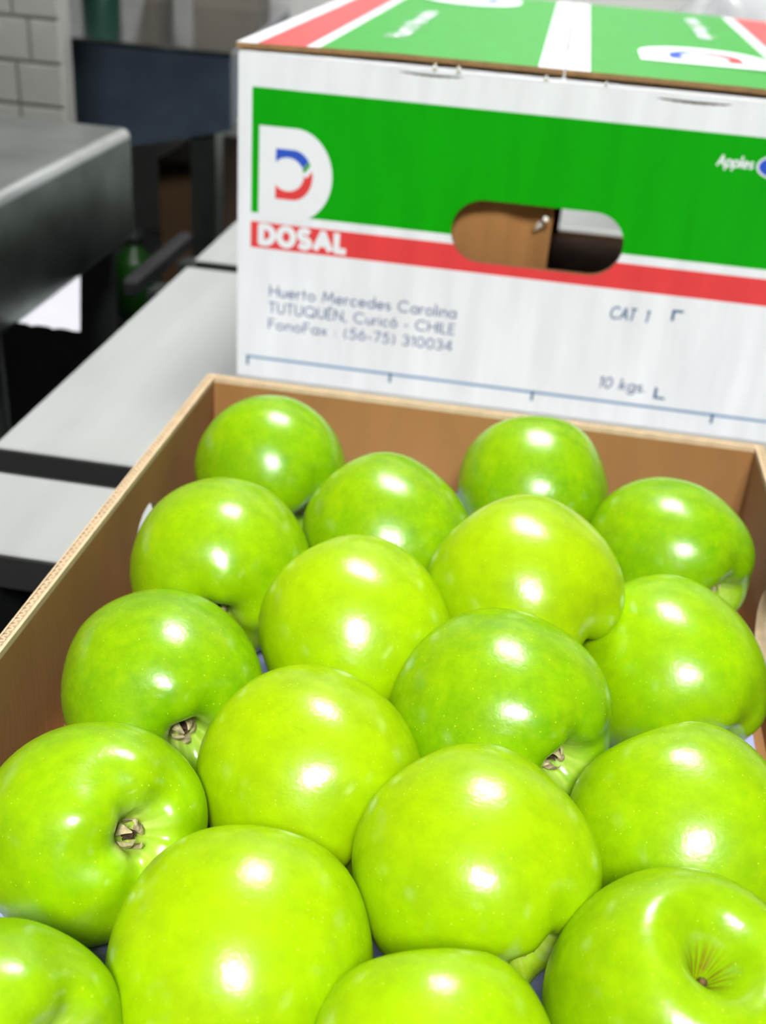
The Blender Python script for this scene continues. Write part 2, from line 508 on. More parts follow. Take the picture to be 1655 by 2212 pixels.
pp['label'] = 'torn white paper sheet poking out under the steel table skirt'; pp['category'] = 'paper'

# ------------------------------------------------------------------ dark counter behind the carton
CT = ZO - 0.236
cnt = thing('steel_counter', 'long dark blue-grey counter with sloping apron and mirror-like steel top', 'counter', (-0.9, 2.1, 0))
ap_ = [(-1.35, CT - 0.215), (-0.656, CT - 0.154), (-0.486, CT - 0.112), (-0.486, CT - 0.004), (-1.35, CT - 0.004)]
V_, F_, mi_ = panel_geo(ap_, [], lambda u, v, d: (u, 1.70 + d, v), 0.01)
obj('apron', V_, F_, ['counter_apron'] * 3, cnt, mi=mi_)
V_ = [(-1.36, 1.69, CT - .0035), (-0.482, 1.69, CT - .0035), (-0.56, 2.40, CT - .0035), (-1.36, 2.40, CT - .0035)]
V_ += [(x, y, CT) for x, y, z in V_]
obj('top', V_, [(3, 2, 1, 0), (4, 5, 6, 7), (0, 1, 5, 4), (1, 2, 6, 5), (2, 3, 7, 6), (3, 0, 4, 7)], 'steel_bright', cnt)
V_ = [(-0.490, 1.711, CT - .11), (-0.490, 1.711, CT - .004), (-0.562, 2.39, CT - .004), (-0.562, 2.39, CT - .11)]
V_ += [(x - .01, y, z) for x, y, z in V_]
obj('side_apron', V_, [(0, 1, 2, 3), (7, 6, 5, 4), (0, 4, 5, 1), (1, 5, 6, 2), (2, 6, 7, 3), (3, 7, 4, 0)], 'counter_apron', cnt)
for (x, y) in ((-0.535, 1.735), (-0.605, 2.34), (-1.31, 1.735), (-1.31, 2.34)):
    box('leg', (x - .02, x + .02, y - .02, y + .02, 0, CT - .0055), 'steel_dark', cnt)
SHZ = ZO - 0.70
box('undershelf', (-1.29, -0.555, 1.76, 2.32, SHZ - .02, SHZ), 'frame_dark', cnt)

def carton(name, x0, x1, y0, y1, z0, z1, label):
    t = thing(name, label, 'box', ((x0 + x1) / 2, (y0 + y1) / 2, z0))
    w = .005
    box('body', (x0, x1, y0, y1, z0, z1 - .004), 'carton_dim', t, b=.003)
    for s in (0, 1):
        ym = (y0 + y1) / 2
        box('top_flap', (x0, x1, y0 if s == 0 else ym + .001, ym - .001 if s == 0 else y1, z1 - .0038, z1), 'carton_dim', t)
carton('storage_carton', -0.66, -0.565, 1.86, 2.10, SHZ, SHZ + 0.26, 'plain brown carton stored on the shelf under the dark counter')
V_, F_ = lathe([(0.030, SHZ), (0.034, SHZ + .004), (0.034, SHZ + .095), (0.030, SHZ + .110), (0.015, SHZ + .122), (0.015, SHZ + .130)], -0.685, 1.80, 20)
gb = thing('green_jug', 'green plastic bottle on the shelf under the dark counter', 'bottle', (-0.685, 1.80, SHZ))
obj('body', V_, F_, 'plastic_green', gb, smooth=True)
obj('cap', *lathe([(0.018, SHZ + .1302), (0.018, SHZ + .148), (0.016, SHZ + .150)], -0.685, 1.80, 16), 'frame_dark', gb, smooth=True)

# things standing at the back of the counter, seen in the mirror of its top
bt = thing('glass_bottle', 'dark green glass bottle standing at the back of the steel counter', 'bottle', (-0.915, 2.28, CT))
obj('body', *lathe([(0.034, CT), (0.038, CT + .005), (0.038, CT + .19), (0.030, CT + .22), (0.014, CT + .25), (0.013, CT + .30)], -0.915, 2.28, 24), 'bottle_green', bt, smooth=True)
obj('cap', *lathe([(0.0155, CT + .3002), (0.0155, CT + .325), (0.013, CT + .328)], -0.915, 2.28, 16), 'frame_dark', bt, smooth=True)
mx = thing('appliance_stand', 'dark taupe appliance with arched foot on the steel counter', 'appliance', (-0.70, 2.30, CT))
arch = []
for i in range(17):
    a = math.pi * (1 - i / 16)
    arch.append((-0.752 + 0.036 * math.cos(a), CT + 0.07 + 0.05 * math.sin(a)))
outl = [(-0.812, CT), *[(x, z) for x, z in [(-0.788, CT), (-0.788, CT + .02)] + arch + [(-0.716, CT)]], (-0.590, CT), (-0.590, CT + .30), (-0.86, CT + .30), (-0.86, CT + .17)]
V_, F_, mi_ = panel_geo(outl, [], lambda u, v, d: (u, 2.24 + d, v), 0.10)
obj('body', V_, F_, ['taupe'] * 3, mx, mi=mi_)
obj('knob', *tube([(-0.66, 2.2398, CT + .22), (-0.66, 2.225, CT + .22)], 0.018, 16), 'frame_dark', mx)

# low bench behind the carton
bn = thing('low_bench', 'low steel bench behind the printed carton, against the back wall', 'bench', (0.5, 2.1, 0))
BZ = ZO - 0.468
V_, F_ = rounded_top(-0.30, 1.7, 1.75, 2.55, BZ - .06, BZ, 0.006)
obj('top', V_, F_, 'steel', bn)
for (x, y) in ((-0.24, 1.82), (-0.24, 2.47), (1.63, 1.82), (1.63, 2.47)):
    obj('leg', *lathe([(0.02, 0), (0.02, BZ - .0575)], x, y, 12), 'frame_dark', bn, smooth=True)
def bag(x, y, z, rx, ry, rz, seed, label):
    V, Fs = [], []
    nu, nv = 40, 24
    for j in range(nv + 1):
        ph = math.pi * j / nv
        for i in range(nu):
            th = 2 * math.pi * i / nu
            d = Vector((math.sin(ph) * math.cos(th), math.sin(ph) * math.sin(th), math.cos(ph)))
            k = 1 + .22 * noise.noise(d * 2.2 + Vector((seed, 0, 0))) + .10 * noise.noise(d * 6 + Vector((0, seed, 0)))
            p = Vector((d.x * rx * k, d.y * ry * k, d.z * rz * k))
            V.append((x + p.x, y + p.y, max(z, z + rz * .8 + p.z)))
    for j in range(nv):
        for i in range(nu):
            a, b_ = j * nu + i, j * nu + (i + 1) % nu
            Fs.append((a, a + nu, b_ + nu, b_))
    o = obj('plastic_bag', V, Fs, 'bag_film', loc=(x, y, z), smooth=True)
    o['label'] = label; o['category'] = 'bag'
bag(0.34, 2.2, BZ, .20, .16, .22, 3.3, 'crumpled pale plastic bag on the low bench behind the carton')

# ------------------------------------------------------------------ printed carton (closed)
S = 1.0327
BX, BY, BZ0 = -0.2208, 0.790, TT
BW, BH, BD = 0.428 * S, 0.2290 * S, 0.500 * S
TH_ = 0.0045
mm = lambda a: a * S / 1000.0
GREEN, RED = (0.0005, 0.36, 0.0005), (0.74, 0.055, 0.058)
band_material('carton_front', [(GREEN, mm(9.7), BW - mm(9.7), mm(124.5), mm(208.5)), (RED, mm(9.6), BW - mm(9.6), mm(99.6), mm(118.2))])
band_material('carton_lid', [(RED, mm(13), mm(46), None, None), (GREEN, mm(55), mm(197), None, None), (GREEN, mm(230), mm(362), None, None), (RED, mm(373), mm(406), None, None)], rib=False, spec=0.6, rough=0.32)
crt = thing('printed_carton', 'closed white fruit carton printed green and red with hand hole and lettering', 'box', (BX, BY, BZ0))
hole = stadium(mm(151.7), mm(269.5), mm(107), mm(150.3), 16)
def lens(u0, u1, v, h, n=16):
    p = []
    for i in range(n): s = i / n; p.append((u0 + (u1 - u0) * s, v - h * math.sin(math.pi * s) + .0004 * (i % 2)))
    for i in range(n): s = 1 - i / n; p.append((u0 + (u1 - u0) * s, v + 0.0008 - h * .2 * math.sin(math.pi * s)))
    return p
slits = [lens(mm(107), mm(151), mm(226.3), mm(1.2)), lens(mm(273), mm(322), mm(225.6), mm(1.4))]
rect = lambda w, h: [(0, 0), (w, 0), (w, h), (0, h)]
P3 = lambda u, v, d: (BX + u, BY + d, BZ0 + v)
V_, F_, mi_ = panel_geo(rect(BW, BH), [hole] + slits, P3, TH_)
front = obj('front_panel', V_, F_, ['carton_front', 'carton_inside', 'carton_edge_dark'], crt, mi=mi_)
# opposite end, its hole cut lower and to one side
hole_b = [(u, max(v, 0.006)) for u, v in [(mm(232), 0.006), (mm(330), 0.006), (mm(330), mm(38)), (mm(232), mm(38))]]
V_, F_, mi_ = panel_geo(rect(BW, BH), [hole_b], lambda u, v, d: (BX + u, BY + BD - TH_ + d, BZ0 + v), TH_)
obj('back_panel', V_, F_, ['carton_inside', 'print_white', 'carton_edge_dark'], crt, mi=mi_)
for s in (0, 1):
    x = BX if s == 0 else BX + BW - TH_
    V_, F_ = box_geo(x, x + TH_, BY + TH_ + .0001, BY + BD - TH_ - .0001, BZ0, BZ0 + BH)
    mi_ = [1] * 6
    for i, q in enumerate(F_):
        if i == (4 if s == 0 else 5): mi_[i] = 0
    obj('side_panel', V_, F_, ['print_white', 'carton_inside'], crt, mi=mi_)
box('bottom_panel', (BX + TH_ + .0001, BX + BW - TH_ - .0001, BY + TH_ + .0001, BY + BD - TH_ - .0001, BZ0, BZ0 + .004), 'carton_inside', crt)
# inner sleeve board just behind the hand hole
V_, Fv = [], []
nseg = 40
for i in range(nseg + 1):
    u = mm(12) + (mm(220) - mm(12)) * i / nseg
    d = .0160 + .0026 * math.sin(i * .9) + .0022 * math.sin(i * .37 + 1)
    for dd in (d, d + .003):
        V_ += [(BX + u, BY + dd, BZ0 + .0045), (BX + u, BY + dd, BZ0 + BH - .004)]
for i in range(nseg):
    k = i * 4
    Fv += [(k, k + 4, k + 5, k + 1), (k + 2, k + 3, k + 7, k + 6), (k + 1, k + 5, k + 7, k + 3), (k, k + 2, k + 6, k + 4)]
Fv += [(0, 1, 3, 2), (nseg * 4, nseg * 4 + 2, nseg * 4 + 3, nseg * 4 + 1)]
obj('inner_sleeve', V_, Fv, 'carton_inside', crt, smooth=False)
# inner flaps folded in from the ends (rounded white fold on the front)
for s in (0, 1):
    prof = []
    y0 = BY if s == 0 else BY + BD
    sg = 1 if s == 0 else -1
    for i in range(7):
        a = math.pi / 2 * i / 6
        prof.append((y0 + sg * (.0035 - .0035 * math.cos(a)), BZ0 + BH + .0001 + .0028 * math.sin(a)))
    prof += [(y0 + sg * .15, BZ0 + BH + .0029), (y0 + sg * .15, BZ0 + BH + .0001)]
    k = len(prof)
    V_ = [(BX + .001, y, z) for y, z in prof] + [(BX + BW - .001, y, z) for y, z in prof]
    F_ = [(i, (i + 1) % k, (i + 1) % k + k, i + k) for i in range(k)] + [tuple(range(k)), tuple(reversed(range(k, 2 * k)))]
    if s == 0: F_ = [tuple(reversed(q)) for q in F_]
    obj('end_flap', V_, F_, 'print_white', crt)
# main lid flaps, meeting under the white stripe, lifted a little at the front
LZ = BZ0 + BH
flaps = []
for s in (0, 1):
    x0, x1 = (BX - .001, BX + BW / 2 - .0006) if s == 0 else (BX + BW / 2 + .0006, BX + BW + .001)
    n = 10
    V_, F_, mi_ = [], [], []
    for j in range(n + 1):
        q = j / n
        y = BY - .002 + (BD + .003) * q
        for i in range(7):
            r = i / 6
            x = x0 + (x1 - x0) * r
            rise = (r if s == 0 else 1 - r)
            z = LZ + .0031 + .0024 * min(1, rise * 2.2)
            V_ += [(x, y, z), (x, y, z + .0036)]
    st_ = 14
    for j in range(n):
        for i in range(6):
            a = j * st_ + i * 2
            F_.append((a + 1, a + 3, a + 3 + st_, a + 1 + st_)); mi_.append(0)
            F_.append((a, a + st_, a + 2 + st_, a + 2)); mi_.append(1)
    for i in range(6):
        a = i * 2
        F_.append((a, a + 2, a + 3, a + 1)); mi_.append(2)
        a = n * st_ + i * 2
        F_.append((a, a + 1, a + 3, a + 2)); mi_.append(2)
    for j in range(n):
        a = j * st_
        F_.append((a, a + 1, a + 1 + st_, a + st_)); mi_.append(2)
        a = j * st_ + 12
        F_.append((a, a + st_, a + 1 + st_, a + 1)); mi_.append(2)
    flaps.append(obj('lid_flap', V_, F_, ['carton_lid', 'carton_inside', 'carton_edge_dark'], crt, mi=mi_))

# ---- lettering: a small geometric stroke alphabet
def arc(cx, cy, rx, ry, a0, a1, n=14):
    return [(cx + rx * math.cos(math.radians(a0 + (a1 - a0) * i / n)), cy + ry * math.sin(math.radians(a0 + (a1 - a0) * i / n))) for i in range(n + 1)]
bowl = arc(.28, .3, .28, .3, 0, 360, 18)
acute = lambda x, y: [(x - .05, y), (x + .08, y + .17)]
def S_shape(w, h):
    r = w / 2
    return arc(r, h * .745, r * .92, h * .255, 40, 270, 12) + arc(r, h * .245, r, h * .245, 90, -140, 12)
G = {
 'H': (.70, [[(0, 0), (0, 1)], [(.7, 0), (.7, 1)], [(0, .52), (.7, .52)]]),
 'M': (.92, [[(0, 0), (.12, 1), (.46, .2), (.80, 1), (.92, 0)]]),
 'C': (.88, [arc(.5, .5, .5, .5, 48, 312, 20)]),
 'T': (.55, [[(0, 1), (.55, 1)], [(.275, 0), (.275, 1)]]),
 'U': (.60, [[(0, 1)] + arc(.3, .3, .3, .3, 180, 360) + [(.6, 1)]]),
 'Q': (1.0, [arc(.5, .5, .5, .5, 0, 360, 24), [(.6, .28), (.98, -.06)]]),
 'E': (.45, [[(.45, 1), (0, 1), (0, 0), (.45, 0)], [(0, .52), (.42, .52)]]),
 '\u00c9': (.45, [[(.45, 1), (0, 1), (0, 0), (.45, 0)], [(0, .52), (.42, .52)], acute(.2, 1.12)]),
 'N': (.70, [[(0, 0), (0, 1), (.7, 0), (.7, 1)]]),
 'L': (.42, [[(0, 1), (0, 0), (.42, 0)]]),
 'I': (.02, [[(0, 0), (0, 1)]]),
 'F': (.44, [[(.44, 1), (0, 1), (0, 0)], [(0, .52), (.4, .52)]]),
 'A': (.74, [[(0, 0), (.37, 1), (.74, 0)], [(.12, .33), (.62, .33)]]),
 'D': (.62, [[(0, 0), (0, 1), (.2, 1)] + arc(.2, .5, .42, .5, 90, -90, 16) + [(0, 0)]]),
 'O': (.72, [arc(.36, .5, .36, .5, 0, 360, 22)]),
 'S': (.50, [S_shape(.5, 1)]),
 'a': (.56, [bowl, [(.56, .6), (.56, 0)]]),
 'd': (.56, [bowl, [(.56, 1.05), (.56, 0)]]),
 'e': (.56, [[(0, .3), (.56, .3)] + arc(.28, .3, .28, .3, 0, 315, 18)[1:]]),
 'g': (.56, [bowl, [(.56, .6), (.56, -.1)] + arc(.28, -.1, .28, .22, 0, -150, 10)]),
 'p': (.56, [bowl, [(0, .6), (0, -.36)]]),
 'o': (.56, [bowl]),
 '\u00f3': (.56, [bowl, acute(.28, .74)]),
 'u': (.44, [[(0, .6)] + arc(.22, .22, .22, .22, 180, 360) + [(.44, .6)], [(.44, .6), (.44, 0)]]),
 'n': (.44, [[(0, 0), (0, .6)], arc(.22, .38, .22, .22, 180, 0) + [(.44, 0)]]),
 'r': (.26, [[(0, 0), (0, .6)], arc(.18, .38, .18, .22, 180, 65, 8)]),
 't': (.26, [[(.12, 0), (.12, .88)], [(0, .6), (.26, .6)]]),
 'l': (.02, [[(0, 0), (0, 1.05)]]),
 'i': (.02, [[(0, 0), (0, .6)], [(0, .80), (0, .86)]]),
 'c': (.48, [arc(.28, .3, .28, .3, 50, 310)]),
 's': (.32, [S_shape(.32, .6)]),
 'k': (.42, [[(0, 0), (0, 1.05)], [(.38, .6), (0, .24)], [(.14, .37), (.42, 0)]]),
 'x': (.42, [[(0, 0), (.40, .6)], [(.40, 0), (0, .6)]]),
 ',': (.10, [[(.08, .05), (0, -.17)]]), '.': (.05, [[(0, 0), (0, .06)]]), ':': (.05, [[(0, .05), (0, .1)], [(0, .5), (0, .55)]]),
 '(': (.22, [arc(.45, .42, .45, .72, 135, 225, 10)]), ')': (.22, [arc(-.23, .42, .45, .72, -45, 45, 10)]),
 '-': (.26, [[(0, .32), (.26, .32)]]), ' ': (.26, []),
 '0': (.56, [arc(.28, .5, .28, .5, 0, 360, 20)]),
 '1': (.20, [[(0, .84), (.18, 1), (.18, 0)]]),
 '3': (.46, [arc(.2, .75, .24, .25, 150, -90, 12) + arc(.2, .26, .27, .26, 90, -150, 12)]),
 '4': (.56, [[(.42, 0), (.42, 1), (0, .26), (.56, .26)]]),
 '5': (.48, [[(.44, 1), (.14, 1), (.06, .56)] + arc(.2, .32, .28, .32, 115, -140, 14)]),
 '6': (.54, [arc(.27, .3, .27, .3, 0, 360, 18), [(.04, .42), (.34, 1)]]),
 '7': (.50, [[(0, 1), (.5, 1), (.14, 0)]]),
}
def stroke_text(s, u0, v0, h, width, weight, slant=0.0, gap=.24):
    """-> 2D quads (lists of four points) laid out from u0 to u0+width on baseline v0."""
    pen, lines = 0.0, []
    for ch in s:
        w, pl = G[ch]
        for p in pl: lines.append([(pen + x, y) for x, y in p])
        pen += w + gap
    pen -= gap
    sx = width / pen
    q = []
    hw = weight / 2
    for l in lines:
        l = [(u0 + (x * sx) + slant * y * h, v0 + y * h) for x, y in l]
        for i in range(len(l) - 1):
            (ax, ay), (bx, by) = l[i], l[i + 1]
            L_ = math.hypot(bx - ax, by - ay) or 1e-9
            dx, dy = (bx - ax) / L_ * hw, (by - ay) / L_ * hw
            e = 0.5
            q.append([(ax - dx * e + dy, ay - dy * e - dx), (bx + dx * e + dy, by + dy * e - dx), (bx + dx * e - dy, by + dy * e + dx), (ax - dx * e - dy, ay - dy * e + dx)])
    return q
def flat(name, polys, m, parent, place, label=None):
    """thin printed shapes: convex or concave polygons in 2D; place(u, v) -> world."""
    V, Fs = [], []
    e0, ex, ey = Vector(place(0, 0)), Vector(place(1, 0)), Vector(place(0, 1))
    nrm = (ex - e0).cross(ey - e0).normalized()
    for i_, p in enumerate(polys):
        o = len(V)
        V += [Vector(place(u, v)) + nrm * (3e-6 * (i_ % 60)) for u, v in p]
        if len(p) == 4: Fs.append((o, o + 1, o + 2, o + 3))
        else:
            for tr in tessellate_polygon([[Vector((u, v, 0)) for u, v in p]]):
                a, b_, c = (p[i] for i in tr)
                ccw = (b_[0] - a[0]) * (c[1] - a[1]) - (b_[1] - a[1]) * (c[0] - a[0]) > 0
                Fs.append(tuple(o + i for i in (tr if ccw else reversed(tr))))
    return obj(name, V, Fs, m, parent, label=label)
FP = lambda d: (lambda u, v: (BX + mm(u), BY - d, BZ0 + mm(v)))
T1 = FP(.0002)
flat('address_lettering', stroke_text('Huerto Mercedes Carolina', 24.6, 65.0, 7.8, 136.5, 1.0), 'print_navy', front, T1, 'thin blue-grey line of lettering, uppermost of three')
flat('address_lettering', stroke_text('TUTUQU\u00c9N, Curic\u00f3 - CHILE', 24.2, 52.6, 7.5, 137, 1.0), 'print_navy', front, T1, 'thin blue-grey line of lettering, middle of three')
flat('address_lettering', stroke_text('FonoFax : (56-75) 310034', 24.2, 39.9, 7.4, 136.5, 1.0), 'print_navy', front, T1, 'thin blue-grey line of lettering, lowest of three')
flat('grade_lettering', stroke_text('CAT  1', 268.8, 78.8, 8.2, 25.5, 1.25, .12), 'print_teal', front, T1)
flat('weight_lettering', stroke_text('10 kgs.', 269.3, 26.6, 7.8, 33, 1.15, .12), 'print_navy', front, T1)
flat('fruit_lettering', stroke_text('Apples', 319.3, 188.9, 6.4, 22.2, 1.25, .12), 'print_white', front, T1)
flat('brand_lettering', stroke_text('DOSAL', 17.2, 103.8, 11.6, 60.6, 4.6, 0, .34), 'print_white', front, T1, 'bold white lettering on the red band')
R4 = lambda a, b_, c, d: [(a, c), (b_, c), (b_, d), (a, d)]
flat('corner_mark', [R4(310.6, 318, 88.2, 89.9), R4(310.4, 312.4, 82, 89.9)], 'print_teal', front, T1)
flat('corner_mark', [R4(309.2, 311.2, 23, 31.4), R4(309.2, 317.2, 22.8, 24.5)], 'print_teal', front, T1)
flat('ruler_line', [R4(7.6, 420, 14.9, 16.9)], 'print_ruler', front, T1, 'long thin blue line along the bottom')
for u in (8.2, 117.3, 223.2, 353.1):
    flat('ruler_tick', [R4(u - .9, u + .9, 9.2, 17.0)], 'print_teal', front, FP(.0003))
oval = [(358 + 14.0 * math.cos(2 * math.pi * i / 32), 191.0 + 8.0 * math.sin(2 * math.pi * i / 32)) for i in range(32)]
flat('oval_badge', [oval], 'print_white', front, FP(.0003))
flat('oval_fill', [[(358 + 12.6 * math.cos(2 * math.pi * i / 32), 191.0 + 6.8 * math.sin(2 * math.pi * i / 32)) for i in range(32)]], 'print_blue', front, FP(.0005))
# the letter emblem: white D, ring of blue, green and red inside
def emblem_polys():
    D = [(15, 121.5), (40, 121.5)] + arc(40, 153, 26.8, 31.3, -88, 88, 26) + [(40, 184.2), (15, 184.2)]
    oc = lambda a: (39 + 14 * math.cos(math.radians(a)), 153 + 17 * math.sin(math.radians(a)))
    ic = lambda a: (35.5 + 11.5 * math.cos(math.radians(a)), 153.2 + 11.5 * math.sin(math.radians(a)))
    sweep = lambda fn, a, b_, n=14: [fn(a + (b_ - a) * i / n) for i in range(n + 1)]
    blue = [(27, 161.2), (27, 170)] + sweep(oc, 90, 36) + sweep(ic, 26, 137)
    green = [oc(35), oc(27), (47.3, 155.4), (46.2, 156.2), ic(24)]
    red = [(27, 145.3), (27, 136)] + sweep(oc, -90, 14) + [(49.2, 152.2), (47.0, 153.4)] + sweep(ic, -4, -137)
    return D, blue, green, red
D_, blue_, green_, red_ = emblem_polys()
flat('emblem_letter', [D_], 'print_white', front, FP(.0003))
for nm, p, m in (('emblem_blue', blue_, 'print_blue'), ('emblem_green', green_, 'print_green'), ('emblem_red', red_, 'print_red')):
    flat(nm, [p], m, front, FP(.0005))
# the same emblem and lettering on the lid flaps, turned a quarter
def lid(d): return lambda u, v: (BX + mm(u), BY + mm(v), LZ + .0031 + .0024 + .0036 + d)
turnR = lambda p: [(265 + (184.2 - y) * 1.53, 85 + (x - 15) * 1.9) for x, y in p]
turnL = lambda p: [(163 - (184.2 - y) * 1.53, 470 - (x - 15) * 1.9) for x, y in p]
for s, fn in ((1, turnR), (0, turnL)):
    flat('emblem_letter', [fn(D_)], 'print_white', flaps[s], lid(.0004))
    for nm, p, m in (('emblem_blue', blue_, 'print_blue'), ('emblem_green', green_, 'print_green'), ('emblem_red', red_, 'print_red')):
        flat(nm, [fn(p)], m, flaps[s], lid(.0007))
tq = stroke_text('Huerto Mercedes', 0, 0, 14, 195, 3.0)
flat('lid_lettering', [[(99 - v, 82 + u) for u, v in q] for q in tq], 'print_white', flaps[0], lid(.0004))
tq = stroke_text('Huerto Mercedes', 0, 0, 14, 178, 3.0)
flat('lid_lettering', [[(321 + v, 438 - u) for u, v in q] for q in tq], 'print_white', flaps[1], lid(.0004))
# drops of hot glue along the lid joint and a strand in the hand hole
for u, r in ((131, 1.7), (146.5, 1.7), (203, 1.2), (241, 1.2)):
    cx, cz = BX + mm(u), LZ + .0026
    obj('glue_drop', *lathe([(0.0002, cz - r * .0014), (r * .0007, cz - r * .001), (r * .001, cz), (r * .0007, cz + r * .001), (.0002, cz + r * .0014)], cx, BY - .001, 10), 'glue', crt, smooth=True)
obj('glue_strand', *tube([(BX + mm(215), BY + .0045, BZ0 + mm(141)), (BX + mm(212.5), BY + .012, BZ0 + mm(136)), (BX + mm(208), BY + .016, BZ0 + mm(129))], [.0022, .0026, .001], 8), 'glue', front, smooth=True)

# ------------------------------------------------------------------ open apple tray (cardboard)
TX0, TX1, TY0, TY1 = -0.182, 0.137, 0.085, 0.600     # inside faces
TZ0, TZ1 = TT, ZO - 0.267
WT = 0.0052
tray = thing('cardboard_tray', 'open brown corrugated cardboard tray holding the green apples', 'tray', ((TX0 + TX1) / 2, (TY0 + TY1) / 2, TZ0))
WH = TZ1 - TZ0 - 0.003
def flute_edge(p0, p1, nrm, z0, z1, parent):
    """cut top edge: two liners with the zigzag medium between."""
    p0, p1, nrm = Vector(p0), Vector(p1), Vector(nrm)
    d = p1 - p0; L_ = d.length; d.normalize()
    parts = []
    def strip(o0, o1, a, b_):
        q = [p0 + d * a + nrm * o0, p0 + d * b_ + nrm * o0, p0 + d * b_ + nrm * o1, p0 + d * a + nrm * o1]
        v = [(p.x, p.y, z0) for p in q] + [(p.x, p.y, z1) for p in q]
        parts.append((v, [(0, 3, 2, 1), (4, 5, 6, 7), (0, 1, 5, 4), (1, 2, 6, 5), (2, 3, 7, 6), (3, 0, 4, 7)]))
    strip(0, .0014, 0, L_)
    strip(WT - .0007, WT, 0, L_)
    pitch = .0036
    n = int(L_ / pitch * 2)
    a, b_ = .0014, WT - .0007
    pts = []
    for i in range(n + 1):
        pts.append((L_ * i / n, a if i % 2 else b_))
    th = .0005
    V, Fs = [], []
    for (s, o) in pts:
        for e in (-th, th):
            p = p0 + d * (s + e) + nrm * o
            V += [(p.x, p.y, z0), (p.x, p.y, z1)]
    for i in range(n):
        k = i * 4
        Fs += [(k + 1, k + 3, k + 7, k + 5), (k, k + 1, k + 5, k + 4), (k + 2, k + 6, k + 7, k + 3)]
    parts.append((V, Fs))
    return obj('fluted_edge', *merge(parts), 'carton_edge', parent, label='pale cut edge showing the corrugation')
def wall(name, w, place, holes, p0, p1, nrm):
    V, Fs, mi = panel_geo(rect(w, WH), holes, place, WT)
    o = obj(name, V, Fs, ['carton_inside', 'carton_inside', 'carton_edge'], tray, mi=mi)
    flute_edge(p0, p1, nrm, TZ0 + WH, TZ1, o)
    return o
LEN = TY1 - TY0
hl = stadium(0.461 - TY0, 0.503 - TY0, (ZO - .331) - TZ0, (ZO - .291) - TZ0, 10)
wall('side_wall', LEN, lambda u, v, d: (TX0 - d, TY0 + u, TZ0 + v), [hl], (TX0, TY0 - WT, 0), (TX0, TY1 + WT, 0), (-1, 0, 0))
hr = stadium(TY1 - 0.505, TY1 - 0.415, (ZO - .327) - TZ0, (ZO - .295) - TZ0, 10)
wall('side_wall', LEN, lambda u, v, d: (TX1 + d, TY1 - u, TZ0 + v), [hr], (TX1, TY0 - WT, 0), (TX1, TY1 + WT, 0), (1, 0, 0))
wall('end_wall', TX1 - TX0 + 2 * WT, lambda u, v, d: (TX0 - WT + u, TY1 + d, TZ0 + v), [], (TX0 + .0001, TY1, 0), (TX1 - .0001, TY1, 0), (0, 1, 0))
wall('end_wall', TX1 - TX0 + 2 * WT, lambda u, v, d: (TX1 + WT - u, TY0 - d, TZ0 + v), [], (TX0 + .0001, TY0, 0), (TX1 - .0001, TY0, 0), (0, -1, 0))
box('bottom', (TX0 + .0002, TX1 - .0002, TY0 + .0002, TY1 - .0002, TZ0, TZ0 + .004), 'carton_inside', tray)
